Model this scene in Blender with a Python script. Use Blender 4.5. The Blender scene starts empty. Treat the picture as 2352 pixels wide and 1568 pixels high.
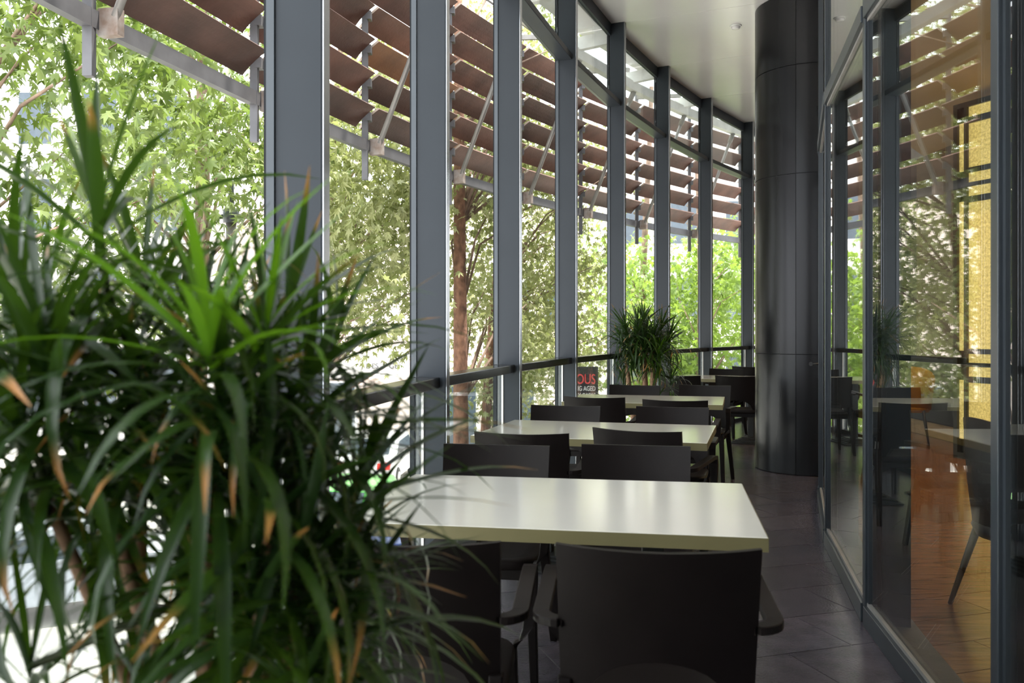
import bpy, math, random
import numpy as np
from mathutils import Vector, Matrix
random.seed(7); rng = np.random.default_rng(11)
PI = math.pi
sc = bpy.context.scene
col = sc.collection

# ---------------------------------------------------------------- camera, sky, sun, exposure
F, CX, HY, H = 2050.0, 1176.0, 760.0, 1.30          # focal length in px, centre column, horizon row, eye height
cam_d = bpy.data.cameras.new('camera'); cam = bpy.data.objects.new('camera', cam_d); col.objects.link(cam)
cam.location = (0, 0, H); cam.rotation_euler = (PI/2, 0, 0)
cam_d.sensor_width = 36; cam_d.lens = F*36/2352
cam_d.shift_y = -(784-HY)/2352
cam_d.clip_start = .02; cam_d.clip_end = 400
cam_d.dof.use_dof = True; cam_d.dof.focus_distance = 5.5; cam_d.dof.aperture_fstop = 5.0
sc.camera = cam

SKY = 4.8; SUN = 13.0
w = bpy.data.worlds.new('world'); sc.world = w; w.use_nodes = True
bg = w.node_tree.nodes['Background']; bg.inputs[0].default_value = (.93, .97, 1.0, 1); bg.inputs[1].default_value = SKY
sd = bpy.data.lights.new('sun', 'SUN'); sd.energy = SUN; sd.angle = math.radians(3); sd.color = (1, .95, .86)
sun = bpy.data.objects.new('sun', sd); col.objects.link(sun)
sun.rotation_euler = Vector((.42, .12, 1.15)).to_track_quat('Z', 'Y').to_euler()
sun.location = (0, 0, 30)
vs = sc.view_settings
vs.view_transform = 'Standard'; vs.look = 'None'; vs.gamma = 1; vs.use_curve_mapping = False; vs.exposure = 0.0
sc.cycles.transparent_max_bounces = 24
sc.cycles.max_bounces = 10

# ---------------------------------------------------------------- the curved plan (facade arc)
K = 1.08
R = 20.25*K; CXY = Vector((19.613*K, .140*K)); A0 = 3.02978; BAY = 1.5*K
def ang(s): return A0 - s/R
def U(s): a = ang(s); return Vector((math.cos(a), math.sin(a)))       # outward (to the street)
def T(s): a = ang(s); return Vector((math.sin(a), -math.cos(a)))      # along the gallery, away from the camera
def P(s, off, z=None):
    p = CXY + (R+off)*U(s)
    return p if z is None else Vector((p.x, p.y, z))
def loc(p):                                                            # world xy -> (s, off)
    q = Vector((p[0], p[1])) - CXY
    return (A0 - math.atan2(q.y, q.x))*R, q.length - R
def pix(x, y, Y): return Vector(((x-CX)/F*Y, Y, H-(y-HY)/F*Y))         # a pixel at distance Y
Z_RAIL = 1.083; Z_TR = 3.58; Z_CEIL = 4.36; WALL = -1.905               # WALL: offset of the inner glass wall

# ---------------------------------------------------------------- mesh builder
class MB:
    def __init__(s): s.v = []; s.f = []; s.sm = []
    def quad(s, pts):
        n = len(s.v); s.v += [tuple(p) for p in pts]; s.f.append(tuple(range(n, n+len(pts)))); s.sm.append(False)
    def prism(s, plan, z0, z1):
        n = len(s.v); k = len(plan)
        area = sum(plan[i][0]*plan[(i+1) % k][1]-plan[(i+1) % k][0]*plan[i][1] for i in range(k))
        if area < 0: plan = list(plan)[::-1]
        s.v += [(p[0], p[1], z0) for p in plan]+[(p[0], p[1], z1) for p in plan]
        fs = [tuple(n+i for i in range(k))[::-1], tuple(n+k+i for i in range(k))]
        fs += [(n+i, n+(i+1) % k, n+k+(i+1) % k, n+k+i) for i in range(k)]
        s.f += fs; s.sm += [False]*len(fs)
        return s
    def box(s, x0, x1, y0, y1, z0, z1): return s.prism([(x0, y0), (x1, y0), (x1, y1), (x0, y1)], z0, z1)
    def loft(s, rings, cap=True, smooth=False):
        n = len(s.v); k = len(rings[0])
        for r in rings: s.v += [tuple(p) for p in r]
        for j in range(len(rings)-1):
            for i in range(k):
                a = n+j*k+i; b = n+j*k+(i+1) % k
                s.f.append((a, b, b+k, a+k)); s.sm.append(smooth)
        if cap:
            s.f.append(tuple(n+i for i in range(k))[::-1]); s.sm.append(False)
            m = n+(len(rings)-1)*k; s.f.append(tuple(m+i for i in range(k))); s.sm.append(False)
        return s
    def tube(s, pts, rad, k=8, cap=True):
        pts = [Vector(p) for p in pts]; rings = []; up = None
        for i, p in enumerate(pts):
            d = (pts[min(i+1, len(pts)-1)]-pts[max(i-1, 0)]).normalized()
            if up is None: up = Vector((0, 0, 1)) if abs(d.z) < .9 else Vector((1, 0, 0))
            a = d.cross(up).normalized(); b = a.cross(d).normalized(); up = b
            r = rad[i] if hasattr(rad, '__len__') else rad
            rings.append([p+r*(a*math.cos(t)+b*math.sin(t)) for t in [2*PI*q/k for q in range(k)]])
        return s.loft(rings, cap, True)
    def bar(s, p0, p1, wx, wz):                                        # rectangular bar, wx sideways, wz upwards
        p0 = Vector(p0); p1 = Vector(p1); d = (p1-p0).normalized()
        up = Vector((0, 0, 1)) if abs(d.z) < .95 else Vector((0, 1, 0))
        a = d.cross(up).normalized()*wx/2; b = d.cross(a).normalized()*wz/2
        return s.loft([[p+a+b, p+a-b, p-a-b, p-a+b] for p in (p0, p1)])
    def lathe(s, prof, k=24, c=(0, 0, 0)):
        c = Vector(c)
        return s.loft([[c+Vector((r*math.cos(2*PI*i/k), r*math.sin(2*PI*i/k), z)) for i in range(k)] for r, z in prof], True, True)
    def mesh(s, name):
        m = bpy.data.meshes.new(name); m.from_pydata(s.v, [], s.f)
        m.polygons.foreach_set('use_smooth', s.sm); m.update()
        import bmesh
        b = bmesh.new(); b.from_mesh(m); bmesh.ops.recalc_face_normals(b, faces=b.faces); b.to_mesh(m); b.free()
        return m
    def build(s, name, mat, parent=None, bevel=0):
        m = s.mesh(name); m.materials.append(mat)
        return link(name, m, parent, bevel)
def link(name, m, parent=None, bevel=0):
    o = bpy.data.objects.new(name, m); col.objects.link(o)
    if parent is not None: o.parent = parent
    if bevel:
        b = o.modifiers.new('bevel', 'BEVEL'); b.width = bevel; b.segments = 2; b.limit_method = 'ANGLE'
    return o
def tag(o, label=None, cat=None, group=None, kind=None):
    if label: o['label'] = label
    if cat: o['category'] = cat
    if group: o['group'] = group
    if kind: o['kind'] = kind
    return o
def empty(name, p=(0, 0, 0), rz=0):
    o = bpy.data.objects.new(name, None); col.objects.link(o)
    o.location = p; o.rotation_euler.z = rz; o.empty_display_size = .1
    return o
def copy_tree(o, parent=None):
    c = o.copy(); col.objects.link(c); c.parent = parent
    for ch in list(o.children): copy_tree(ch, c)
    return c

# ---------------------------------------------------------------- materials
def nodes(name):
    m = bpy.data.materials.new(name); m.use_nodes = True
    nt = m.node_tree; return m, nt, nt.nodes['Principled BSDF']
def mat(name, c, rough=.5, metal=0, var=.12, scale=6, c2=None, bump=0, bscale=60, coat=0, stretch=None, spec=.5, rv=0):
    m, nt, b = nodes(name); N = nt.nodes; L = nt.links
    b.inputs['Roughness'].default_value = rough; b.inputs['Metallic'].default_value = metal
    b.inputs['Coat Weight'].default_value = coat; b.inputs['Coat Roughness'].default_value = .12
    b.inputs['Specular IOR Level'].default_value = spec
    tc = N.new('ShaderNodeTexCoord'); mp = N.new('ShaderNodeMapping'); L.new(tc.outputs['Object'], mp.inputs[0])
    if stretch: mp.inputs['Scale'].default_value = stretch
    nz = N.new('ShaderNodeTexNoise'); nz.inputs['Scale'].default_value = scale; nz.inputs['Detail'].default_value = 5
    L.new(mp.outputs[0], nz.inputs['Vector'])
    rp = N.new('ShaderNodeValToRGB'); L.new(nz.outputs['Fac'], rp.inputs[0])
    d = c2 or tuple(x*(1-var) for x in c); e = c if c2 else tuple(min(1, x*(1+var)) for x in c)
    rp.color_ramp.elements[0].position = .32; rp.color_ramp.elements[1].position = .68
    rp.color_ramp.elements[0].color = (*d, 1); rp.color_ramp.elements[1].color = (*e, 1)
    if rv:
        oi = N.new('ShaderNodeObjectInfo'); mr = N.new('ShaderNodeMapRange'); L.new(oi.outputs['Random'], mr.inputs[0])
        mr.inputs[3].default_value = 1-rv; mr.inputs[4].default_value = 1+rv
        hs = N.new('ShaderNodeHueSaturation'); L.new(rp.outputs[0], hs.inputs['Color']); L.new(mr.outputs[0], hs.inputs['Value'])
        L.new(hs.outputs[0], b.inputs['Base Color'])
    else: L.new(rp.outputs[0], b.inputs['Base Color'])
    if bump:
        n2 = N.new('ShaderNodeTexNoise'); n2.inputs['Scale'].default_value = bscale; n2.inputs['Detail'].default_value = 4
        L.new(mp.outputs[0], n2.inputs['Vector'])
        bp = N.new('ShaderNodeBump'); bp.inputs['Strength'].default_value = bump; bp.inputs['Distance'].default_value = .01
        L.new(n2.outputs['Fac'], bp.inputs['Height']); L.new(bp.outputs[0], b.inputs['Normal'])
    return m
def emit(name, c, s):
    m, nt, b = nodes(name); b.inputs['Base Color'].default_value = (*c, 1)
    b.inputs['Emission Color'].default_value = (*c, 1); b.inputs['Emission Strength'].default_value = s
    return m
def glass(name, tint, r0=.045):
    m = bpy.data.materials.new(name); m.use_nodes = True; nt = m.node_tree; N = nt.nodes; L = nt.links; N.clear()
    out = N.new('ShaderNodeOutputMaterial'); mx = N.new('ShaderNodeMixShader')
    tr = N.new('ShaderNodeBsdfTransparent'); tr.inputs[0].default_value = (*tint, 1)
    gl = N.new('ShaderNodeBsdfGlossy'); gl.inputs['Roughness'].default_value = 0; gl.inputs[0].default_value = (1, 1, 1, 1)
    lw = N.new('ShaderNodeLayerWeight'); lw.inputs[0].default_value = .5           # facing = 1 - |cos|
    pw = N.new('ShaderNodeMath'); pw.operation = 'POWER'; pw.inputs[1].default_value = 5; L.new(lw.outputs['Facing'], pw.inputs[0])
    ma = N.new('ShaderNodeMath'); ma.operation = 'MULTIPLY_ADD'; L.new(pw.outputs[0], ma.inputs[0])
    ma.inputs[1].default_value = 1-r0; ma.inputs[2].default_value = r0
    L.new(ma.outputs[0], mx.inputs[0]); L.new(tr.outputs[0], mx.inputs[1]); L.new(gl.outputs[0], mx.inputs[2]); L.new(mx.outputs[0], out.inputs[0])
    return m
def leaf_mat(name, dark, light, trans, gloss_rough=.35, transw=.4, tip=None):
    m = bpy.data.materials.new(name); m.use_nodes = True; nt = m.node_tree; N = nt.nodes; L = nt.links
    b = N['Principled BSDF']; out = N['Material Output']
    g = N.new('ShaderNodeNewGeometry'); oi = N.new('ShaderNodeObjectInfo')
    ad = N.new('ShaderNodeMath'); ad.operation = 'ADD'; L.new(g.outputs['Random Per Island'], ad.inputs[0]); L.new(oi.outputs['Random'], ad.inputs[1])
    fr = N.new('ShaderNodeMath'); fr.operation = 'FRACT'; L.new(ad.outputs[0], fr.inputs[0])
    rp = N.new('ShaderNodeValToRGB'); L.new(fr.outputs[0], rp.inputs[0])
    rp.color_ramp.elements[0].color = (*dark, 1); rp.color_ramp.elements[1].color = (*light, 1)
    colr = rp.outputs[0]
    if tip:
        at = N.new('ShaderNodeAttribute'); at.attribute_name = 'along'
        gt = N.new('ShaderNodeMath'); gt.operation = 'GREATER_THAN'; gt.inputs[1].default_value = .72; L.new(fr.outputs[0], gt.inputs[0])
        ss = N.new('ShaderNodeMapRange'); ss.interpolation_type = 'SMOOTHSTEP'; ss.inputs[1].default_value = .74; ss.inputs[2].default_value = .9
        L.new(at.outputs['Fac'], ss.inputs[0])
        mu = N.new('ShaderNodeMath'); mu.operation = 'MULTIPLY'; L.new(gt.outputs[0], mu.inputs[0]); L.new(ss.outputs[0], mu.inputs[1])
        mc = N.new('ShaderNodeMix'); mc.data_type = 'RGBA'; L.new(mu.outputs[0], mc.inputs['Factor']); L.new(colr, mc.inputs[6]); mc.inputs[7].default_value = (*tip, 1)
        colr = mc.outputs[2]
    L.new(colr, b.inputs['Base Color']); b.inputs['Roughness'].default_value = gloss_rough
    tl = N.new('ShaderNodeBsdfTranslucent')
    hs = N.new('ShaderNodeMix'); hs.data_type = 'RGBA'; hs.inputs['Factor'].default_value = .75; L.new(colr, hs.inputs[6]); hs.inputs[7].default_value = (*trans, 1)
    L.new(hs.outputs[2], tl.inputs[0])
    mx = N.new('ShaderNodeMixShader'); mx.inputs[0].default_value = transw
    L.new(b.outputs[0], mx.inputs[1]); L.new(tl.outputs[0], mx.inputs[2]); L.new(mx.outputs[0], out.inputs[0])
    return m

M = {}
M['frame'] = mat('painted_steel', (.036, .043, .052), .36, 0, .05, 3, spec=.16)
M['fin_edge'] = mat('polished_fin_edge', (.35, .37, .40), .16, .6, .05, 3)
M['frame_dark'] = mat('dark_aluminium', (.05, .06, .07), .3, .3, .08, 4)
M['frame_in'] = mat('partition_aluminium', (.035, .042, .05), .28, .3, .06, 4)
M['cap'] = mat('dark_cap_steel', (.016, .018, .021), .5, 0, .05, 3, spec=.1)
M['gasket'] = mat('black_gasket', (.012, .012, .014), .6)
M['bead'] = mat('pale_bead', (.75, .75, .73), .4)
M['railm'] = mat('rail_metal', (.035, .034, .033), .18, .45, .15, 5)
M['glass'] = glass('facade_glass', (.94, .965, .95))
M['glass_in'] = glass('partition_glass', (.92, .94, .93), .08)
M['ceil'] = mat('white_ceiling_panel', (.74, .72, .72), .22, 0, .02, 2, coat=.3)
M['tile'] = mat('dark_stone_tile', (.066, .058, .071), .2, 0, .16, 9, bump=.12, bscale=90, rv=.18)
M['grout'] = mat('grout', (.22, .21, .20), .8)
M['plank'] = mat('reddish_wood_plank', (.25, .115, .058), .2, 0, .3, 5, stretch=(1, 9, 1), rv=.15)
M['border'] = mat('grey_border', (.09, .09, .085), .4)
M['column'] = mat('charcoal_column_metal', (.016, .016, .018), .25, .5, .12, 2, stretch=(4, 4, .4), spec=.35)
M['board'] = mat('rust_brown_board', (.125, .062, .048), .55, 0, .4, 2.5, stretch=(1, 1, 1), bump=.25, bscale=40, rv=.35)
M['boardend'] = mat('pale_cut_edge', (.45, .36, .30), .7)
M['galv_dark'] = mat('weathered_rail_steel', (.12, .12, .13), .5, .3, .15, 6)
M['galv'] = mat('galvanised_steel', (.24, .23, .22), .45, .3, .15, 6)
M['rust'] = mat('rusty_plate', (.33, .30, .28), .6, .1, .5, 14, c2=(.20, .14, .11))
M['chair'] = mat('dark_brown_plastic', (.0098, .0074, .0072), .46, 0, .1, 10, bump=.06, bscale=300, spec=.13)
M['tabletop'] = mat('cream_laminate', (.68, .67, .61), .2, 0, .02, 3, coat=.5)
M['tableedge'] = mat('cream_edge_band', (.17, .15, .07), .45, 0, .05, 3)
M['iron'] = mat('black_cast_iron', (.018, .018, .018), .4, .3, .1, 10)
M['soil'] = mat('soil', (.05, .035, .025), .9, bump=.5)
M['pot'] = mat('black_planter', (.02, .02, .022), .4)
M['stem'] = mat('cane_stem', (.33, .19, .12), .75, 0, .3, 12, bump=.4, bscale=50, stretch=(1, 1, 3))
M['twig'] = mat('dark_green_twig', (.045, .06, .02), .6)
M['bark'] = mat('reddish_bark', (.20, .105, .068), .9, 0, .5, 14, bump=1.0, bscale=40, stretch=(1, 1, .6))
M['bark2'] = mat('grey_bark', (.22, .15, .11), .85, 0, .4, 7, bump=.5, bscale=25)
M['plantleaf'] = leaf_mat('strap_leaf', (.010, .028, .009), (.026, .062, .013), (.10, .22, .012), .3, .24, tip=(.45, .2, .06))
M['plantlime'] = leaf_mat('young_strap_leaf', (.05, .145, .012), (.085, .20, .016), (.21, .45, .012), .35, .42)
M['leafA'] = leaf_mat('olive_maple_leaf', (.20, .23, .08), (.52, .53, .29), (.36, .44, .10), .34, .3)
M['leafB'] = leaf_mat('green_maple_leaf', (.065, .11, .026), (.19, .24, .07), (.22, .32, .045), .4, .36)
M['leafC'] = leaf_mat('lime_maple_leaf', (.05, .11, .02), (.22, .31, .065), (.34, .50, .07), .4, .45)
M['pave'] = mat('pale_paving', (.62, .59, .55), .8, 0, .08, 2)
M['wallw'] = mat('white_render', (.72, .70, .67), .8, 0, .05, 1)
M['wallp'] = mat('pale_pink_render', (.78, .66, .60), .8, 0, .05, 1)
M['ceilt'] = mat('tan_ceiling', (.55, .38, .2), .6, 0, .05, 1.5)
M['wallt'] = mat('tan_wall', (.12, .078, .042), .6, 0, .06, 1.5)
M['darkwall'] = mat('dark_wall', (.05, .045, .04), .6)
M['concrete'] = mat('concrete', (.33, .32, .31), .8)
M['winglass'] = mat('dark_window_glass', (.06, .08, .1), .08)
M['black'] = mat('black_board', (.03, .025, .03), .5)
M['letters_red'] = mat('red_letters', (.9, .10, .10), .5)
M['letters_white'] = mat('white_letters', (.9, .9, .9), .5)
M['letters_dark'] = mat('dark_letters', (.06, .06, .07), .5)
M['rubber'] = mat('tyre_rubber', (.02, .02, .02), .8)
M['chrome'] = mat('alloy', (.5, .5, .5), .3, .8)
M['taillight'] = mat('red_lamp_lens', (.8, .03, .02), .2)
M['yellowfab'] = mat('mustard_upholstery', (.55, .27, .03), .75)
M['greyfab'] = mat('grey_brown_shell', (.30, .25, .20), .6)
M['banq'] = mat('dark_upholstery', (.025, .02, .02), .6)
M['plinth'] = mat('light_wood', (.50, .30, .13), .45, 0, .15, 5, stretch=(1, 1, 6))
M['screenframe'] = mat('dark_bronze_frame', (.05, .05, .035), .45, .3)

# ================================================================ THE SETTING
# ---- street ground, well below the gallery floor
GZ = -3.0
g = MB().box(-70, 45, -25, 75, GZ-.3, GZ).build('ground', M['pave'])
tag(g, 'pale sunlit paving of the street below the gallery', 'ground', kind='structure')

# ---- gallery slab, tiles
fl = empty('floor'); tag(fl, 'dark stone tiled floor of the curved gallery', 'floor', kind='structure')
NB0, NB1 = -2, 10                                                       # bays built
S0, S1 = NB0*BAY, NB1*BAY
def arcstrip(o0, o1, s0=S0, s1=S1, n=None):
    n = n or max(2, int((s1-s0)/.5))
    return [(s0+(s1-s0)*i/n) for i in range(n+1)]
def arcslab(mb, o0, o1, z0, z1, s0=S0, s1=S1):
    ss = arcstrip(o0, o1, s0, s1)
    mb.loft([[P(s, o0, z0), P(s, o1, z0), P(s, o1, z1), P(s, o0, z1)] for s in ss]); return mb
arcslab(MB(), .26, WALL-.05, -.25, -.003).build('floor_slab', M['grout'], fl)
def clip(poly, p, n):                                                   # keep dot(q-p, n) <= 0
    out = []
    for i in range(len(poly)):
        a, b = poly[i], poly[(i+1) % len(poly)]; da = (a-p).dot(n); db = (b-p).dot(n)
        if da <= 0: out.append(a)
        if (da < 0) != (db < 0) and da != db: out.append(a+(b-a)*(da/(da-db)))
    return out
ta = math.radians(18); tu = Vector((math.cos(ta), math.sin(ta))); tv = Vector((-math.sin(ta), math.cos(ta)))
TL, TW, GAP = .62, .385, .005
def lay(parent, name, m, Lx, Wy, o_hi, o_lo, smin, smax, z0, z1, inside=None, jit=True):
    n = 0
    for j in range(-30, 60):
        sh = (j % 2)*.5*Lx if jit else ((j*37) % 10)/10*Lx
        for i in range(-40, 40):
            q = tu*(i*Lx+sh)+tv*(j*Wy); c = q+tu*Lx/2+tv*Wy/2
            s, o = loc(c)
            if not (smin < s < smax and o_lo-.5 < o < o_hi+.5): continue
            if inside and not inside(c): continue
            poly = [q+tu*GAP/2+tv*GAP/2, q+tu*(Lx-GAP/2)+tv*GAP/2, q+tu*(Lx-GAP/2)+tv*(Wy-GAP/2), q+tu*GAP/2+tv*(Wy-GAP/2)]
            poly = clip(poly, P(s, o_hi), U(s)); 
            if len(poly) >= 3: poly = clip(poly, P(s, o_lo), -U(s))
            if len(poly) < 3: continue
            MB().prism(poly, z0, z1).build(name, m, parent); n += 1
    return n
lay(fl, 'floor_tile', M['tile'], TL, TW, .17, WALL-.03, -2.2, 15.5, -.012, 0)

# ---- restaurant floor
rf = empty('floor'); rf.name = 'floor_restaurant'; tag(rf, 'reddish wood plank floor behind the glass partition', 'floor', kind='structure')
MB().prism([P(s, WALL-.05) for s in [S0+i*.6 for i in range(int((S1-S0)/.6)+1)]]+[Vector((9, 16)), Vector((9, -5))], -.25, -.003).build('floor_slab', M['grout'], rf)
arcslab(MB(), WALL-.03, WALL-.20, -.012, .002, -1, 8).build('floor_border', M['border'], rf)
lay(rf, 'floor_plank', M['plank'], 1.0, .27, WALL-.20, -9, .5, 14.5, -.012, 0, inside=lambda c: c.x < 5.6 and 2.6 < c.y < 12.8, jit=False)

# ---- ceiling panels + roof
ce = empty('ceiling', (0, 0, Z_CEIL)); tag(ce, 'glossy white panelled ceiling over the gallery', 'ceiling', kind='structure')
ce.location = (0, 0, 0)
for i in range(NB0, NB1):
    arcslab(MB(), .13, WALL-.32, Z_CEIL, Z_CEIL+.03, i*BAY+.034, (i+1)*BAY+.026).build('ceiling_panel', M['ceil'], ce)
arcslab(MB(), .30, WALL-.4, Z_CEIL+.035, Z_CEIL+.5).build('roof_slab', M['darkwall'], ce)
MB().prism([P(s, WALL-.4) for s in [S0+i*.6 for i in range(int((S1-S0)/.6)+1)]]+[Vector((9, 16)), Vector((9, -5))], Z_CEIL+.1, Z_CEIL+.5).build('roof_slab', M['darkwall'], ce)
# restaurant ceiling, lower and warm
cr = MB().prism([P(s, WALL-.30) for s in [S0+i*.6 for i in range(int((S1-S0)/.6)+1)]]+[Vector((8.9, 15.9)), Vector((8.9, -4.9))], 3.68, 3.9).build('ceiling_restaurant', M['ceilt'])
tag(cr, 'warm tan ceiling inside the restaurant', 'ceiling', kind='structure')
# smoke detector
c = pix(1690, 78, 8.95)
smoke = empty('smoke_detector', (c.x, c.y, Z_CEIL)); tag(smoke, 'small round white detector on the white ceiling', 'detector')
MB().lathe([(.055, -.012), (.06, 0)], 20).build('base_plate', M['bead'], smoke)
MB().lathe([(.02, -.034), (.04, -.03), (.046, -.012)], 20).build('sensor_cap', M['ceil'], smoke)

# ---- wall below the facade, end walls, restaurant shell
for nm, lab, mb in (
    ('wall_base', 'concrete wall of the terrace edge below the windows', arcslab(MB(), .3, -.2, GZ, -.012)),
    ('wall_end', 'dark end wall closing the far end of the gallery', MB().prism([P(S1, .25), P(S1, -9), P(S1+.2, -9), P(S1+.2, .25)], 0, Z_CEIL)),
    ('wall_rear', 'dark wall closing the gallery behind the viewer', MB().prism([P(S0, .25), P(S0, -8), P(S0-.2, -8), P(S0-.2, .25)], 0, Z_CEIL))):
    tag(mb.build(nm, M['concrete'] if nm == 'wall_base' else M['darkwall'], None), lab, 'wall', kind='structure')
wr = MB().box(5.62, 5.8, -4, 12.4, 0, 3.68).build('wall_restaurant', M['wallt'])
tag(wr, 'tan side wall inside the restaurant', 'wall', kind='structure')

# ---- facade bays
FT = .06; FD = .148
def strip(mb, s0, s1, o0, o1, z0, z1):                                  # straight piece between two fins
    return mb.prism([P(s0, o0), P(s1, o0), P(s1, o1), P(s0, o1)], z0, z1)
for k, i in enumerate(range(NB0, NB1)):
    a, b = i*BAY, (i+1)*BAY
    wd = empty('window_%d' % (k+1))
    NTH = ['behind the viewer', 'to the left of the widest fin', 'right of the widest fin', 'with the reddish trunk', 'fourth from the widest fin', 'with the black sign', 'behind the small plant', 'second left of the round column', 'beside the round column', 'behind the round column', 'next to last', 'at the far end']
    tag(wd, 'slate grey facade bay, open above the guard rail, '+NTH[k], 'window', kind='structure')
    strip(MB(), a, a+FT, 0, FD, 0, Z_CEIL).build('mullion_fin', M['frame'], wd, .004)
    strip(MB(), a+.003, a+FT-.003, -.004, 0, 0, Z_CEIL).build('fin_edge', M['fin_edge'], wd)
    strip(MB(), a+.012, a+FT-.012, FD, FD+.006, 0, Z_CEIL).build('gasket', M['gasket'], wd)
    strip(MB(), a, a+FT, FD+.006, FD+.028, -.02, Z_CEIL+.03).build('outer_cap', M['cap'], wd)
    strip(MB(), a+FT, b, .03, FD-.012, Z_RAIL-.052, Z_RAIL).build('guard_rail', M['railm'], wd, .004)
    strip(MB(), a+FT, b, .03, FD-.005, Z_TR-.05, Z_TR).build('transom', M['frame'], wd, .004)
    strip(MB(), a+FT, b, FD-.004, FD+.02, Z_TR-.048, Z_TR-.004).build('transom_cap', M['frame_dark'], wd)
    strip(MB(), a+FT, b, .132, FD+.02, Z_CEIL-.12, Z_CEIL).build('header', M['frame'], wd)
    strip(MB(), a+FT, b, .09, FD+.02, 0, .05).build('sill', M['frame'], wd)
    # the opening between guard rail and transom carries no glass: the gallery is open to the air there
    strip(MB(), a+FT+.002, b-.002, FD+.004, FD+.014, Z_TR-.004, Z_CEIL-.12).build('pane', M['glass'], wd)
    strip(MB(), a+FT+.018, b-.018, .112, .124, .05, Z_RAIL-.052).build('guard_pane', M['glass'], wd)
    strip(MB(), b-.006, b, .106, .118, .05, Z_RAIL-.052).build('bead', M['bead'], wd)
    for e0, e1 in ((a+FT, a+FT+.008), (b-.008, b)):
        strip(MB(), e0, e1, FD-.006, FD+.018, Z_RAIL, Z_TR-.05).build('frame_edge', M['frame_dark'], wd)

# ---- inner glass partition, faceted, one bay per pair of posts
def s_at(x, off):                                                       # arc position where a pixel column meets the arc
    t = (x-CX)/F; r = R+off
    A = t*t+1; B = -2*(t*CXY.x+CXY.y); C = CXY.length_squared-r*r
    sq = math.sqrt(max(0, B*B-4*A*C)); Y = (-B-sq)/(2*A) if C > 0 else (-B+sq)/(2*A)
    return loc((t*Y, Y))[0]
sA, sB, sC = [loc(q)[0]-.055 for q in ((2.36, 6.92), (1.92, 5.49), (1.584, 3.99))]; sD = s_at(2276, WALL+.02)-.055
posts = [sD-(sC-sD)*2, sD-(sC-sD), sD, sC, sB, sA, loc((2.62, 7.99))[0]]
ZH = 2.68
for k in range(len(posts)-1):
    a, b = posts[k], posts[k+1]; isdoor = (k == 4)
    nm = 'door_1' if isdoor else 'window_%d' % (20+k)
    wd = empty(nm); tag(wd, 'tall framed glass door beside the dark round column' if isdoor else 'tall glass partition bay '+['behind the viewer', 'at the right edge of the picture', 'with the onyx screen behind it', 'narrow in view, mirroring the louvres', '', 'squeezed against the round column'][k], 'door' if isdoor else 'window', kind='structure')
    PT = .055
    strip(MB(), a, a+PT, WALL-.03, WALL+.022, 0, Z_CEIL).build('post', M['frame_in'], wd, .003)
    strip(MB(), a+.012, a+PT-.01, WALL-.05, WALL-.03, 0, Z_CEIL).build('gasket', M['gasket'], wd)
    strip(MB(), a, a+PT, WALL-.17, WALL-.05, 0, 3.68).build('inner_fin', M['frame_dark'], wd)
    strip(MB(), a+PT, b, WALL-.03, WALL+.03, 0, .085).build('bottom_rail', M['frame_in'], wd, .003)
    strip(MB(), a+PT, b, WALL-.004, WALL+.012, .085, .10).build('bottom_bead', M['galv'], wd)
    strip(MB(), a+PT, b, WALL-.03, WALL+.03, ZH, ZH+.075).build('head_rail', M['frame_in'], wd, .003)
    strip(MB(), a+PT, b, WALL-.004, WALL+.012, ZH-.015, ZH).build('head_bead', M['galv'], wd)
    strip(MB(), a+PT, b, WALL-.03, WALL+.02, Z_CEIL-.06, Z_CEIL).build('top_rail', M['frame_in'], wd)
    for e0, e1 in ((a+PT, a+PT+.02), (b-.02, b)):
        strip(MB(), e0, e1, WALL-.014, WALL+.010, .085, ZH).build('stile', M['frame_in'], wd)
    strip(MB(), a+PT+.015, b-.015, WALL-.006, WALL+.004, .095, ZH-.01).build('pane', M['glass_in'], wd)
    strip(MB(), a+PT, b, WALL-.006, WALL+.004, ZH+.075, Z_CEIL-.06).build('pane', M['glass_in'], wd)
    if isdoor:
        hd = MB(); p = P(b-.12, WALL+.02, 1.05); q = P(b-.12, WALL+.075, 1.05)
        hd.tube([p, q], .009); hd.tube([q-T(b).to_3d()*.012, q+T(b).to_3d()*.012], .016)
        hd.build('door_handle', M['iron'], wd)

# ---- the round column, clad in metal panels
cc = Vector((2.82, 8.46)); CR = .50
cl = empty('column', (cc.x, cc.y, 0)); tag(cl, 'thick dark charcoal metal clad round column rising to the ceiling', 'column')
seam = math.atan2(-8.46, (1824-CX)/F*7.97-2.82+.0)
seam = math.atan2(7.985-8.46, (1824-CX)/F*7.985-2.82)
MB().lathe([(CR-.012, 0.0), (CR-.012, Z_CEIL-.003)], 48).build('core', M['gasket'], cl)
zs = [.004, 1.09, 2.72, 3.70, Z_CEIL-.004]
for j in range(4):
    for q in range(4):
        a0 = seam+q*PI/2+.004; a1 = seam+(q+1)*PI/2-.004; mb = MB(); n = 14
        mb.loft([[(r*math.cos(t), r*math.sin(t), z) for r, z in ((CR-.014, zs[j]+.003), (CR, zs[j]+.003), (CR, zs[j+1]-.003), (CR-.014, zs[j+1]-.003))] for t in [a0+(a1-a0)*i/n for i in range(n+1)]])
        o = mb.build('cladding_panel', M['column'], cl)
        for p_ in o.data.polygons: p_.use_smooth = True
        o.modifiers.new('es', 'EDGE_SPLIT').split_angle = math.radians(40)

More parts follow.
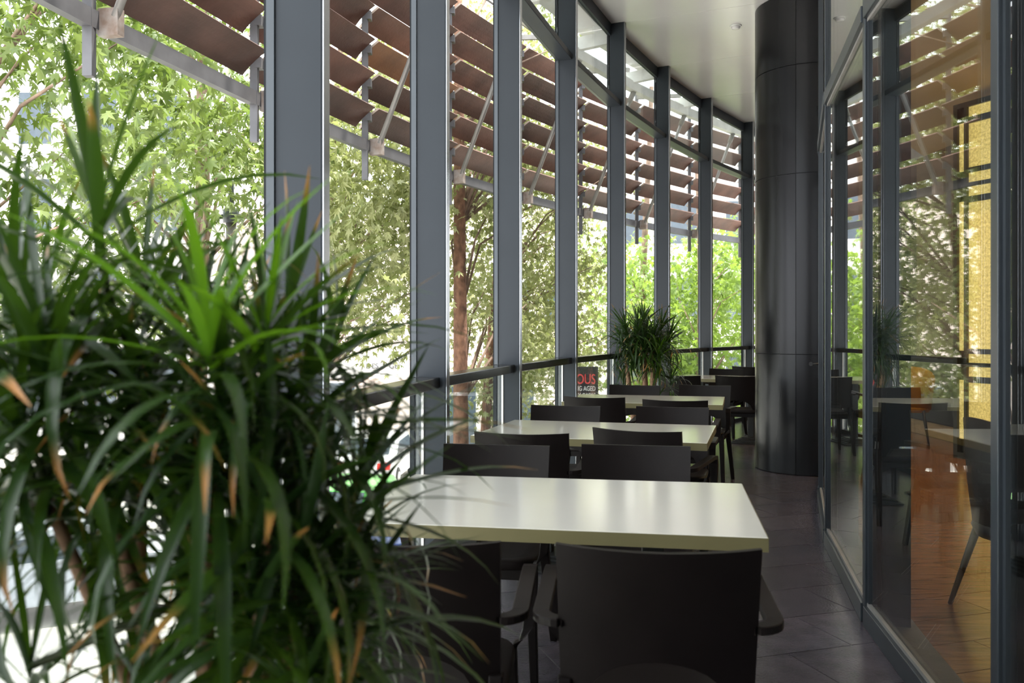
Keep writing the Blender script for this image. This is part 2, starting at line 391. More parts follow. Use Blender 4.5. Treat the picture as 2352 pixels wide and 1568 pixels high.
# ================================================================ OUTSIDE: LOUVRE SCREENS
LO = 2.05*K; LZ = 1.3+1.64*K
def lp(i): return (A0-(2.9364-.0748*i))*R                              # arc position of louvre post i
ORD = {-1: 'leftmost louvre screen, only its rail showing in the top left corner', 0: 'louvre screen with the longest dark boards, left of the nearest wide fin', 1: 'rust brown louvre screen directly right of the nearest wide fin',
       2: 'louvre screen with one paler orange board among rust brown ones', 3: 'rust brown louvre screen above the straight reddish tree trunk', 4: 'rust brown louvre screen between those above the reddish trunk and the black sign',
       5: 'rust brown louvre screen above the black sign', 6: 'rust brown louvre screen above the small potted plant', 7: 'rust brown louvre screen second to the left of the round column', 8: 'rust brown louvre screen next to the round column, partly hidden by it'}
M['board_orange'] = mat('orange_brown_board', (.24, .115, .055), .55, 0, .3, 2.5, bump=.25, bscale=40)
prof = [(-.105+.210*t+.007*4*t*(1-t), .085-.170*t+.011*4*t*(1-t)) for t in (0, .2, .4, .6, .8, 1)]  # (outward, up): slightly hollow towards the room
for i in range(-1, 9):
    s0, s1 = lp(i), lp(i+1)
    ls = empty('louver_screen', P(s0, LO, LZ)); ls.location = (0, 0, 0)
    tag(ls, ORD[i], 'louver screen', 'louvre screens outside the facade')
    po = MB().bar(P(s0, LO, LZ-.33), P(s0, LO, 5.45), .055, .055).build('post', M['galv_dark'], ls)
    MB().bar(P(s0, LO, LZ), P(s1, LO, LZ), .06, .105).build('bottom_rail', M['galv_dark'], ls)
    d = (P(s1, LO)-P(s0, LO)).normalized(); u = Vector((-d.y, d.x))
    if u.dot(U(s0)) < 0: u = -u
    jj = Vector((d.x, d.y, 0)); uu = Vector((u.x, u.y, 0))
    for b in range(6):
        zc = LZ+.26+b*.322
        rings = []
        for e in (.05, (s1-s0)*(R+LO)/R-.03):
            base = P(s0, LO, zc)+jj*e-uu*.02
            rings.append([base+uu*o+Vector((0, 0, z)) for o, z in prof]+[base+uu*(o+.018)+Vector((0, 0, z+.016)) for o, z in prof[::-1]])
        bo = MB().loft(rings).build('louver_board', M['board_orange' if (i, b) == (2, 2) else 'board'], ls)
        bo.data.materials.append(M['boardend'])
        for pl in bo.data.polygons:
            if len(pl.vertices) > 4: pl.material_index = 1
        MB().bar(P(s0, LO-.03, zc-.03)+jj*.02, P(s0, LO-.03, zc+.05)+jj*.02, .05, .09).build('clip', M['galv_dark'], ls)
    s_ = s0+.06
    MB().prism([P(s_-.02, LO-.02), P(s_-.02, LO-.15), P(s_+.035, LO-.15), P(s_+.035, LO-.02)], LZ-.085, LZ+.07).build('bracket', M['rust'], ls)
    st = MB().tube([P(s_, LO-.12, LZ+.02), P(s_, LO-.80, LZ+1.62)], .026, 8).build('strut', M['galv'], ls)
    MB().tube([P(s_, LO-.77, LZ+1.55), P(s_, LO-.84, LZ+1.70)], .04, 8).build('strut_cap', M['galv'], st)
    MB().bar(P(s0, LO-.83, LZ+1.76), P(s1, LO-.83, LZ+1.76), .10, .13).build('ring_beam', M['bead'], ls)
    MB().bar(P(s0, .24, LZ+1.93), P(s0, LO-.72, LZ+1.87), .09, .16).build('outrigger', M['bead'], ls)
    MB().tube([P(s0, LO-.42, LZ+1.98), P(s1, LO-.42, LZ+1.98)], .015, 6).build('tie_rod', M['galv'], ls)
    MB().bar(P(s0, LO-.8, LZ+2.0), P(s0, LO, LZ+2.1), .05, .06).build('top_arm', M['galv'], ls)
    arcslab(MB(), .31, LO-.86, LZ+2.02, LZ+2.06, s0+.01, s1-.01).build('soffit_panel', M['ceil'], ls)

# ================================================================ FURNITURE
def rect_loft(mb, seq):                                                 # seq of (centre, half-width vector, half-thickness vector)
    mb.loft([[Vector(c)+Vector(a)+Vector(b), Vector(c)+Vector(a)-Vector(b), Vector(c)-Vector(a)-Vector(b), Vector(c)-Vector(a)+Vector(b)] for c, a, b in seq], smooth=False)
def make_chair():
    root = empty('armchair')
    W = .2265
    # backrest: curved sheet with arched lower edge
    nu, nv = 16, 6; fr = []; bk = []
    for j in range(nv+1):
        for i in range(nu+1):
            u = -1+2*i/nu
            zl = .455+.105*math.sqrt(max(0, 1-(u/.72)**2)) if abs(u) < .72 else .455
            zt = .822-.006*(1-u*u)
            v = j/nv; z = zl+(zt-zl)*v
            y = -.175+.042*u*u-.075*((z-.455)/.37)
            x = u*W*(1-.03*(1-(z-.455)/.37))
            fr.append(Vector((x, y+.009, z))); bk.append(Vector((x, y-.009, z)))
    mb = MB(); n = len(fr); mb.v = [tuple(p) for p in fr+bk]; w1 = nu+1
    for j in range(nv):
        for i in range(nu):
            a = j*w1+i
            mb.f.append((a, a+1, a+w1+1, a+w1)); mb.f.append((n+a, n+a+w1, n+a+w1+1, n+a+1))
    edge = [i for i in range(w1)]+[j*w1+nu for j in range(1, nv+1)]+[nv*w1+i for i in range(nu-1, -1, -1)]+[j*w1 for j in range(nv-1, 0, -1)]
    for q in range(len(edge)):
        a, b = edge[q], edge[(q+1) % len(edge)]; mb.f.append((a, n+a, n+b, b))
    mb.sm = [True]*len(mb.f)
    o = mb.build('backrest', M['chair'], root); o.modifiers.new('es', 'EDGE_SPLIT').split_angle = math.radians(45)
    # seat
    mb = MB(); pl = []
    for t in range(28):
        a = 2*PI*t/28; cx_, sx_ = math.cos(a), math.sin(a); p = .35
        pl.append(((W+.005)*math.copysign(abs(cx_)**p, cx_), .03+.215*math.copysign(abs(sx_)**p, sx_)))
    mb.loft([[(x*k, .03+(y-.03)*k, z) for x, y in pl] for k, z in ((.96, .415), (1, .42), (1, .445), (.97, .455), (.7, .45), (.25, .446))], smooth=True)
    mb.build('seat', M['chair'], root)
    MB().box(-W+.02, W-.02, -.16, .22, .375, .416).build('seat_apron', M['chair'], root, .004)
    for sx in (-1, 1):
        mb = MB(); rect_loft(mb, [((sx*(W-.018), .222, .43), (.02, 0, 0), (0, .02, 0)), ((sx*(W+.0), .24, 0), (.0145, 0, 0), (0, .0145, 0))]); mb.build('leg', M['chair'], root, .004)
        mb = MB(); rect_loft(mb, [((sx*(W-.016), -.15, .50), (.016, 0, 0), (0, .018, 0)), ((sx*(W-.016), -.15, .40), (.02, 0, 0), (0, .022, 0)), ((sx*(W+.012), -.245, 0), (.0145, 0, 0), (0, .0145, 0))]); mb.build('leg', M['chair'], root, .004)
        e = W+.040; seq = [((sx*(W-.012), -.172, .632), (0, .02, 0), (0, 0, .010))]
        rc = .042
        for q in range(7):                                              # rounded corner, out from the back then forwards
            t = PI/2*q/6; n_ = (sx*math.sin(t), -math.cos(t))
            seq.append(((sx*(e-rc)+n_[0]*rc, -.172+rc+n_[1]*rc, .634+.004*q/6), (n_[0]*.02, n_[1]*.02, 0), (0, 0, .010)))
        seq.append(((sx*e, .195, .652), (sx*.02, 0, 0), (0, 0, .010)))
        seq.append(((sx*e, .228, .648), (sx*.02, 0, 0), (0, .007, .010)))
        seq.append(((sx*e, .240, .62), (sx*.019, 0, 0), (0, .013, .003)))
        seq.append(((sx*e, .238, .53), (sx*.017, 0, 0), (0, .014, 0)))
        seq.append(((sx*(e-.006), .232, .485), (sx*.016, 0, .004), (0, .014, 0)))
        seq.append(((sx*(e-.026), .224, .448), (sx*.011, 0, .011), (0, .014, 0)))
        seq.append(((sx*(W-.01), .215, .430), (sx*.003, 0, .016), (0, .014, 0)))
        mb = MB(); rect_loft(mb, seq); mb.build('armrest', M['chair'], root, .004)
    return root
def make_table():
    root = empty('dining_table'); LX, LY = .61, .43
    MB().box(-LX, LX, -LY, LY, .7135, .75).build('table_top', M['tabletop'], root, .002)
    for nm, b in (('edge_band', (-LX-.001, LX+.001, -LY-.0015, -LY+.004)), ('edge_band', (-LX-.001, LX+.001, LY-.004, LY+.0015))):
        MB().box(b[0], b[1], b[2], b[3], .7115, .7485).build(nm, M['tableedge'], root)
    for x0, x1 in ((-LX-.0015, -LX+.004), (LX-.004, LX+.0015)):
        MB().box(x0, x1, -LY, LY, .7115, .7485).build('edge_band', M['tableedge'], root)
    for sx in (-.30, .30):
        pd = MB()
        for q in range(5):
            pd.box(sx-.20+q*.028, sx+.20-q*.028, -.27+q*.04, .27-q*.04, q*.012, q*.012+.014)
        pd.build('pedestal_foot', M['iron'], root, .003)
        MB().box(sx-.035, sx+.035, -.035, .035, .055, .70).build('pedestal_post', M['iron'], root, .004)
        MB().box(sx-.15, sx+.15, -.2, .2, .698, .7115).build('top_plate', M['iron'], root)
    return root
tproto = make_table(); tdone = 0
def heading(s): t = T(s); return math.atan2(-t.x, t.y)                  # rotation that turns +Y into the gallery direction
# tables: near right / far right / near left corners measured, gives arc centre + offset
TAB = []
for (nr, fr_, nl) in (((.6805, 2.389), (.8437, 3.203), (-.526, 2.58)), ((.951, 4.37), (1.2, 5.244), (-.218, 4.698)), ((1.562, 6.67), (1.81, 7.47), (.379, 6.93))):
    nr, fr_, nl = Vector(nr), Vector(fr_), Vector(nl)
    e1 = (nr-nl).normalized(); rot = math.atan2(e1.y, e1.x); e2 = (fr_-nr).normalized(); rot2 = math.atan2(-e2.x, e2.y)
    rz = (rot*1.2+rot2*.8)/2
    ex = Vector((math.cos(rz), math.sin(rz))); ey = Vector((-math.sin(rz), math.cos(rz)))
    c = (nr-ex*.61+ey*.43)*.4+(fr_-ex*.61-ey*.43)*.2+(nl+ex*.61+ey*.43)*.4
    TAB.append((c, rz))
s4 = s_at(1640, -.62); 
c4 = pix(1668, 870, 10.62).xy; TAB.append((c4, heading(loc(c4)[0])))
TL_ = ['cream topped dining table nearest the viewer', 'cream topped dining table, second from the viewer', 'cream topped dining table, third from the viewer', 'cream topped dining table farthest back, half hidden by the round column']
for k, (c, rz) in enumerate(TAB):
    o = tproto if k == 0 else copy_tree(tproto)
    o.location = (c.x, c.y, 0); o.rotation_euler.z = rz
    tag(o, TL_[k], 'table', 'dining tables in a row along the windows')
cproto = make_chair(); cn = 0
CH = [  # centre column of the back, top row, faces away?, label, extra turn in degrees
 (918, 1247, 1, 'dark brown armchair in front of the nearest table, behind the plant leaves', 0),
 (1511, 1262, 1, 'largest dark armchair, back to the viewer at the nearest table', -2),
 (1143, 1020, 0, 'brown armchair facing the viewer across the nearest table, window side', 0),
 (1456, 1021, 0, 'brown armchair facing the viewer across the nearest table, aisle side', 0),
 (1195, 995, 1, 'black armchair tucked at the second table, window side, back to the viewer', 0),
 (1457, 988, 1, 'black armchair turned askew at the second table, aisle side, back to the viewer', -16),
 (1301, 931, 0, 'brown armchair facing the viewer beyond the second table, window side', 0),
 (1545, 934, 0, 'brown armchair facing the viewer beyond the second table, aisle side', 0),
 (1363, 912, 1, 'black armchair tucked at the third table, window side, back to the viewer', 0),
 (1549, 919, 1, 'black armchair tucked at the third table, aisle side, back to the viewer', 0),
 (1460, 884, 0, 'brown armchair facing the viewer beyond the third table, in front of the small plant', 0),
 (1613, 884, 0, 'brown armchair facing the viewer beyond the third table, aisle side', 0),
 (1560, 862, 1, 'black armchair at the farthest table right of the small plant', 0),
 (1680, 863, 1, 'black armchair at the farthest table standing out in the aisle by the column', 4),
 (1645, 846, 0, 'brown armchair facing the viewer beyond the farthest table, window side', 0),
 (1762, 846, 0, 'brown armchair beyond the farthest table, mostly hidden by the round column', 0),
 (1690, 841, 1, 'black armchair at the very back of the row', 0)]
prev = None
for (px, py, away, lab, tw) in CH:
    d = F*(H-.82)/(py-HY); x = (px-CX)/F*d
    s, off = loc((x, d)); off = min(off, -.29)
    if prev and abs(tw) < 10 and abs(prev[0]-s) < .45 and prev[2] == away and off > prev[1]-.578: off = prev[1]-.578   # neighbours keep their elbow room
    prev = (s, off, away)
    q = P(s, off); rz = heading(s)
    yb = -.235                                                         # local y of the top of the back
    if not away: rz += PI; 
    rz += math.radians(tw)
    fw = Vector((-math.sin(rz), math.cos(rz)))
    q = q-fw*yb
    o = cproto if cn == 0 else copy_tree(cproto); cn += 1
    o.location = (q.x, q.y, 0); o.rotation_euler.z = rz
    tag(o, lab, 'chair', 'armchairs along the row of tables')

# ---- restaurant furniture seen through the glass
scr0, scr1 = Vector((4.57, 9.2)), Vector((4.98, 8.15)); sdv = (scr1-scr0); sl = sdv.length; sdv.normalize(); snv = Vector((-sdv.y, sdv.x))
if snv.dot(-scr0) < 0: snv = -snv
on = empty('onyx_screen', (scr0.x, scr0.y, 0)); on.rotation_euler.z = math.atan2(sdv.y, sdv.x)
tag(on, 'tall glowing yellow onyx light screen in a dark frame inside the restaurant', 'light screen')
m, nt, b = nodes('backlit_onyx'); N = nt.nodes; L = nt.links
nz = N.new('ShaderNodeTexNoise'); nz.inputs['Scale'].default_value = 38; nz.inputs['Detail'].default_value = 6; nz.inputs['Roughness'].default_value = .7
tc = N.new('ShaderNodeTexCoord'); L.new(tc.outputs['Object'], nz.inputs['Vector'])
rp = N.new('ShaderNodeValToRGB'); L.new(nz.outputs['Fac'], rp.inputs[0])
rp.color_ramp.elements[0].position = .33; rp.color_ramp.elements[0].color = (.52, .36, .07, 1); rp.color_ramp.elements[1].position = .62; rp.color_ramp.elements[1].color = (1, .78, .26, 1)
L.new(rp.outputs[0], b.inputs['Emission Color']); L.new(rp.outputs[0], b.inputs['Base Color']); b.inputs['Emission Strength'].default_value = .95
M['onyx'] = m
yd = 1 if (Vector((-math.sin(on.rotation_euler.z), math.cos(on.rotation_euler.z))).dot(-scr0) > 0) else -1
def obx(x0, x1, z0, z1, y0, y1, nm, mt): MB().box(x0, x1, min(yd*y0, yd*y1), max(yd*y0, yd*y1), z0, z1).build(nm, mt, on)
HT = 3.62
obx(0, sl, 0, HT, -.06, -.02, 'backing', M['screenframe'])
for x0, x1 in ((0, .05), (.13, .165), (sl-.05, sl)): obx(x0, x1, 0, HT, -.02, .03, 'upright', M['screenframe'])
for z0, z1 in ((0, .06), (.17, .23), (.78, .84), (.94, .98), (1.07, 1.12), (2.60, 2.66), (2.76, 2.80), (2.90, 2.95), (3.40, 3.46), (3.57, HT)):
    obx(.05 if z0 in (0, 3.57) else .165, sl-.05, z0, z1, -.02, .03, 'crossbar', M['screenframe'])
for z0, z1 in ((.2, .8), (1.1, 2.62), (2.93, 3.42)):
    obx(.05, .13, z0, z1, -.02, .0, 'onyx_strip', M['onyx'])
for z0, z1 in ((.06, .17), (.23, .78), (.84, .94), (.98, 1.07), (1.12, 2.60), (2.66, 2.76), (2.80, 2.90), (2.95, 3.40), (3.46, 3.57)):
    obx(.165, sl-.05, z0, z1, -.02, .0, 'onyx_panel', M['onyx'])

def tub_chair(name, p, rz, lab, fab, legm, h=.86, splay=.06, inner=None):
    r = empty(name, (p[0], p[1], 0), rz); tag(r, lab, 'chair')
    rings = []; n = 18
    for i in range(n+1):
        a = math.radians(-205+230*i/n)                                   # wraps round the rear
        t = abs(i/n-.5)*2; zt = .62+(h-.62)*(1-t**2.2); cx_, sy = math.cos(a), math.sin(a)
        pr = [(.235, .40), (.262, .62), (.278, zt), (.258, zt), (.243, .62), (.215, .40)]
        rings.append([(q*cx_, q*sy*.95, z) for q, z in pr])
    MB().loft(rings, smooth=True).build('shell', fab, r)
    if inner:
        MB().loft([[(q[4][0]*.985, q[4][1]*.985, .56), (q[4][0]*.995, q[4][1]*.995, .62), (q[3][0]*.995, q[3][1]*.995, q[3][2]-.012), (q[3][0]*.96, q[3][1]*.96, q[3][2]-.02), (q[4][0]*.95, q[4][1]*.95, .62)] for q in rings[1:-1]], smooth=True).build('inner_lining', inner, r)
    MB().lathe([(.05, .36), (.215, .37), (.235, .41), (.22, .455), (.05, .47)], 24).build('seat', fab, r)
    for sx in (-1, 1):
        for sy in (-1, 1):
            MB().tube([(sx*.15, sy*.15, .40), (sx*(.15+splay), sy*(.15+splay), 0)], [.02, .011], 8).build('leg', legm, r)
    return r
tub_chair('tub_chair', (2.33, 4.02), -1.57, 'dark tub chair with grey lining just behind the glass partition', M['banq'], M['iron'], .91, .09, M['greyfab'])
tub_chair('tub_chair', (4.60, 10.35), -.42, 'mustard yellow tub chair deep inside the restaurant', M['yellowfab'], M['iron'], .90)
rt = empty('cafe_table', (3.86, 10.75, 0)); tag(rt, 'round dark pedestal table beside the mustard chair', 'table')
MB().lathe([(.40, .72), (.41, .735), (.40, .75)], 32).build('table_top', M['greyfab'], rt)
MB().lathe([(.24, 0), (.24, .02), (.05, .05), (.04, .72)], 24).build('pedestal', M['iron'], rt)
bq = empty('banquette', (5.35, 10.2, 0)); tag(bq, 'dark upholstered bench on a light wood plinth along the restaurant wall', 'bench')
MB().box(-.20, .26, -2.2, 2.2, 0, .18).build('plinth', M['plinth'], bq, .004)
MB().box(-.24, .26, -2.2, 2.2, .18, .46).build('seat', M['banq'], bq, .02)
MB().box(.10, .26, -2.2, 2.2, .46, .95).build('backrest', M['banq'], bq, .02)
# recessed warm downlights of the restaurant
M['lamp'] = emit('warm_lamp', (1, .62, .25), 14)
for k, (x, y, e) in enumerate(((3.0, 4.6, 110), (4.3, 6.4, 230), (4.85, 7.7, 240), (5.3, 9.3, 220))):
    dl = empty('downlight', (x, y, 3.68)); tag(dl, ['warm ceiling downlight nearest the partition post', 'warm ceiling downlight above the middle of the restaurant', 'warm ceiling downlight near the column', 'warm ceiling downlight near the back wall'][k], 'lamp', 'restaurant downlights')
    MB().lathe([(.07, -.012), (.085, 0)], 20).build('trim_ring', M['iron'], dl)
    MB().lathe([(.062, -.016), (.062, -.011)], 20).build('lamp_lens', M['lamp'], dl)
    ld = bpy.data.lights.new('downlight_glow', 'SPOT'); ld.spot_size = 2.3; ld.spot_blend = .6; ld.energy = e; ld.color = (1, .66, .34); ld.shadow_soft_size = .08
    lo = bpy.data.objects.new('downlight_glow', ld); col.objects.link(lo); lo.parent = dl; lo.location = (0, 0, -.03)

# ================================================================ LEAVES AND PLANTS
def variant_mesh(name, V, Fc, mt, along=None, smooth=True):
    m = bpy.data.meshes.new(name); m.from_pydata([tuple(v) for v in V], [], [tuple(f) for f in Fc]); m.materials.append(mt)
    m.polygons.foreach_set('use_smooth', [smooth]*len(m.polygons))
    if along is not None:
        at = m.attributes.new('along', 'FLOAT', 'POINT'); at.data.foreach_set('value', along)
    m.update(); return m
def join_cloud(name, variants, items, mt, parent):                      # items: (variant index, 4x4)
    VV = []; FF = []; AL = []; n = 0
    for vi, (V, Fc, al) in enumerate(variants):
        mats = np.array([m for k, m in items if k == vi])
        if not len(mats): continue
        Vh = np.c_[V, np.ones(len(V))]
        W = np.einsum('nij,vj->nvi', mats, Vh)[:, :, :3].reshape(-1, 3)
        Fa = np.array(Fc); idx = (np.arange(len(mats))*len(V))[:, None, None]+Fa[None]
        VV.append(W); FF.append(idx.reshape(-1, Fa.shape[1])+n); n += len(W)
        if al is not None: AL.append(np.tile(al, len(mats)))
    V = np.concatenate(VV); Fq = np.concatenate(FF); k = Fq.shape[1]
    m = bpy.data.meshes.new(name); m.vertices.add(len(V)); m.vertices.foreach_set('co', V.ravel().astype(np.float32))
    m.loops.add(Fq.size); m.loops.foreach_set('vertex_index', Fq.ravel().astype(np.int32))
    m.polygons.add(len(Fq)); m.polygons.foreach_set('loop_start', np.arange(0, Fq.size, k, dtype=np.int32))
    m.polygons.foreach_set('use_smooth', np.ones(len(Fq), dtype=bool))
    if AL: 
        at = m.attributes.new('along', 'FLOAT', 'POINT'); at.data.foreach_set('value', np.concatenate(AL).astype(np.float32))
    m.update(calc_edges=True); m.validate(); m.materials.append(mt)
    o = link(name, m, parent); o['kind'] = 'stuff'; return o
# strap leaf: grows along +Y, arches down by 'droop'
def strap(droop, fold=.25, n=7, wid=.066):
    V = []; Fc = []; al = []; p = np.array([0., 0, 0]); a = 0
    for j in range(n+1):
        t = j/n; wv = wid*(.45+1.1*t if t < .35 else (1-((t-.35)/.65)**2.2)*.835+.0)
        wv = max(wv, .002)/2
        up = np.array([0, -math.sin(a), math.cos(a)])
        for sx in (-1, 0, 1): V.append(p+np.array([sx*wv, 0, 0])+up*(fold*wv*abs(sx))); al.append(t)
        a -= droop/n*(.4+1.2*t); p = p+np.array([0, math.cos(a), math.sin(a)])/n
    for j in range(n):
        for q in (0, 1):
            b = j*3+q; Fc.append((b, b+1, b+4, b+3))
    return np.array(V), Fc, np.array(al)
STRAPS = [strap(d) for d in (.15, .5, .9, 1.3, 1.8, 2.3)]
SM = {k: [variant_mesh('strap_leaf', V, Fc, M[k], al) for V, Fc, al in STRAPS] for k in ('plantleaf', 'plantlime')}
def mtx(p, az, pitch, roll, L):
    return Matrix.Translation(p) @ Matrix.Rotation(az, 4, 'Z') @ Matrix.Rotation(pitch, 4, 'X') @ Matrix.Rotation(roll, 4, 'Y') @ Matrix.Diagonal((L, L, L, 1))
def rosette(p, n, L, lean=(0, 0), up=1.0):
    out = []
    for i in range(n):
        t = i/n; az = i*2.39996+random.uniform(-.3, .3)
        pitch = math.radians(78-98*t**.8+random.uniform(-10, 10))*up
        dr = int(min(5, max(0, 1+3.5*t+random.uniform(-1.2, 1.2))))
        l = L*random.uniform(.75, 1.15)*(.8+.35*min(1, 2.2*t))
        q = Vector(p)-Vector((0, 0, .11*t*L/.25))
        m = Matrix.Translation(q) @ Matrix.Rotation(lean[0], 4, 'X') @ Matrix.Rotation(lean[1], 4, 'Y') @ Matrix.Translation(-q) @ mtx(q, az, pitch, random.uniform(-.25, .25), l)
        V = STRAPS[dr][0]; ok = True
        for k in (10, 16, 22):
            wv = m @ Vector(V[k]); 
            if wv.z < .06 or (loc(wv)[1] > .10 and not Z_RAIL+.03 < wv.z < Z_TR-.1): ok = False
        if ok: out.append((dr, m, t))
    return out
def plant(name, lab, base, stems, pot_r, pot_h, nleaf, leafL, max_parts=300, lime=(), sr=.011, canes=()):
    root = empty(name, (base[0], base[1], 0)); tag(root, lab, 'plant')
    def loc_(p): return Vector(p)-Vector((base[0], base[1], 0))
    b = (0, 0, 0)
    MB().lathe([(pot_r*.72, 0), (pot_r*.8, .02), (pot_r, pot_h-.03), (pot_r*1.03, pot_h), (pot_r*.9, pot_h), (pot_r*.86, pot_h-.05)], 28, b).build('planter', M['pot'], root)
    MB().lathe([(.02, pot_h-.07), (pot_r*.86, pot_h-.045)], 24, b).build('soil', M['soil'], root)
    for foot, top, kr in canes:
        f = loc_((*foot, pot_h-.06)); t = loc_(top); mid = (f+t)/2+Vector((random.uniform(-.02, .02), random.uniform(-.02, .02), 0))
        MB().tube([f, f.lerp(mid, .5), mid, mid.lerp(t, .5), t], [k_*sr*kr for k_ in (1.2, 1.1, 1, .9, .8)], 8).build('stem', M['stem'], root)
    its = []
    for k, (foot, top, L, n, lean) in enumerate(stems):
        t = loc_(top); f = min((loc_(c[1]) for c in canes), key=lambda q: (q-t).length+max(0, q.z-t.z)*2); f = f-Vector((0, 0, .02))
        mid = (f+t)/2+Vector((random.uniform(-.02, .02), random.uniform(-.02, .02), .02))
        MB().tube([f, mid, t], [sr*.5, sr*.45, sr*.4], 6).build('twig', M['twig'], root)
        for (vi, m, tt) in rosette(top, n, L, lean): its.append((vi, m, tt, k))
    # the largest in view become parts of their own
    def size(it):
        c = it[1] @ Vector((0, .5, 0)); return c.y
    its.sort(key=size)
    inv = Matrix.Translation(Vector((-base[0], -base[1], 0)))
    for vi, m, tt, k in its[:max_parts]:
        o = bpy.data.objects.new('leaf', SM['plantlime' if (k in lime and tt < .55) else 'plantleaf'][vi]); col.objects.link(o); o.parent = root
        o.matrix_basis = inv @ m
    rest = [(vi, np.array(inv @ m)) for vi, m, tt, k in its[max_parts:]]
    if rest: join_cloud('leaves', STRAPS, rest, M['plantleaf'], root)
    return root
def px(x, y, Y): return tuple(pix(x, y, Y))
B1 = (-.36, 1.16)
def ft(i): return (B1[0]+.10*math.cos(i*2.4), B1[1]+.10*math.sin(i*2.4))
R1 = [  # (px x, px y, distance, leaf length, leaves, lean)
 (225, 480, 1.02, .27, 26, (-.1, -.1)), (480, 745, .93, .22, 40, (0, .05)), (105, 760, .98, .25, 30, (0, -.2)), (655, 720, 1.22, .25, 34, (.0, .25)),
 (330, 640, 1.25, .26, 30, (0, 0)), (500, 905, .98, .25, 34, (-.1, .1)), (300, 930, 1.08, .26, 32, (-.2, -.1)), (690, 930, 1.12, .25, 34, (-.1, .35)),
 (820, 1090, 1.18, .24, 30, (0, .45)), (610, 1110, 1.02, .25, 34, (-.2, .25)), (420, 1130, 1.16, .25, 30, (0, 0)), (200, 1100, 1.12, .25, 30, (-.1, -.2)),
 (60, 1010, 1.0, .24, 26, (0, -.3)), (770, 1400, 1.06, .22, 28, (-.1, .4)), (640, 1360, 1.10, .24, 30, (-.1, .2)), (560, 1240, 1.2, .25, 28, (0, .1)), (70, 1530, .96, .20, 26, (-.2, 0)),
 (690, 1540, 1.0, .22, 26, (-.1, .3)), (560, 830, 1.3, .26, 30, (0, .1)), (330, 1560, 1.05, .2, 18, (0, 0)), (760, 800, 1.32, .22, 26, (0, .35))]
R1.append((610, 740, 1.0, .21, 34, (0, .2)))
rr = random.Random(77)
for q in range(34):
    x, y = rr.uniform(-20, 760), rr.uniform(640, 1540)
    if x < 520 and y > 1130: continue
    if x > 380 and y < 640+(x-380)*.5: continue
    R1.append((x, y, rr.uniform(.98, 1.36), rr.uniform(.21, .27), 30, (rr.uniform(-.25, .1), (x-400)/1000)))
st1 = [(ft(i), px(x, y, d), L, n, ln) for i, (x, y, d, L, n, ln) in enumerate(R1)]
plant('potted_dracaena', 'large dark green leafy dracaena in the left foreground', B1, st1, .24, .42, 30, .25, 300, lime=(1, 21), sr=.012,
      canes=[(ft(0), px(235, 1130, 1.10), 1), (ft(1), px(480, 1050, 1.10), 1), (ft(2), px(620, 1180, 1.12), .9), (ft(3), px(110, 1150, 1.05), .8), (ft(4), px(330, 860, 1.18), 1), (ft(5), px(560, 950, 1.25), .9), (ft(6), px(690, 1300, 1.12), .8)])
b2 = pix(1482, 900, 8.75)
B2 = (b2.x, b2.y); s2, o2 = loc(B2); q2 = P(s2, min(o2, -.20)); B2 = (q2.x, q2.y)
R2 = []
for i, (x, y, dd, n) in enumerate(((1450, 800, .1, 50), (1512, 812, -.1, 50), (1480, 790, -.15, 60), (1478, 735, 0, 36), (1438, 752, -.08, 36), (1518, 748, .1, 36), (1455, 775, .12, 36), (1500, 772, -.12, 36), (1535, 775, -.05, 34), (1430, 780, .08, 34), (1480, 765, .18, 36), (1465, 748, -.18, 36), (1510, 790, .16, 30), (1540, 868, -.06, 22), (1432, 880, .1, 20))):
    R2.append(((B2[0]+.05*math.cos(i*2.4), B2[1]+.05*math.sin(i*2.4)), px(x, y, 8.65+dd), .31, int(n*1.5), (0, (x-1482)/170)))
plant('potted_dracaena', 'small potted dracaena with bare canes by the windows at the back', B2, R2, .17, .34, 30, .3, 300, lime=(0, 1), sr=.03,
      canes=[((B2[0], B2[1]), px(1478, 805, 8.62), 1), ((B2[0]+.07, B2[1]), px(1500, 800, 8.6), .9), ((B2[0]-.08, B2[1]+.02), px(1440, 835, 8.7), .9)])

# ---- street trees with lobed leaves
def maple(sz=1, cup=.12, seed=0):
    r = random.Random(seed); pts = []
    lob = [(-150, .34), (-128, .20), (-95, .62), (-72, .30), (-42, .86), (-20, .42), (0, 1.0), (20, .42), (42, .86), (72, .30), (95, .62), (128, .20), (150, .34)]
    V = [(0, 0, 0)]
    for a, l in lob:
        a = math.radians(a+r.uniform(-5, 5)); l *= r.uniform(.9, 1.1)*.55
        x, y = l*math.sin(a), l*math.cos(a); V.append((x, y, -cup*(x*x*2+abs(y)*abs(y))*1.6+r.uniform(-.02, .02)))
    Fc = [(0, i, i+1) for i in range(1, len(lob))]+[(0, len(lob), 1)]
    return np.array(V), Fc, None
MAPLES = [maple(1, c, k) for k, c in enumerate((.1, .35, .7))]
MM = {k: [variant_mesh('maple_leaf', V, Fc, M[k], None, False) for V, Fc, al in MAPLES] for k in ('leafA', 'leafB', 'leafC')}
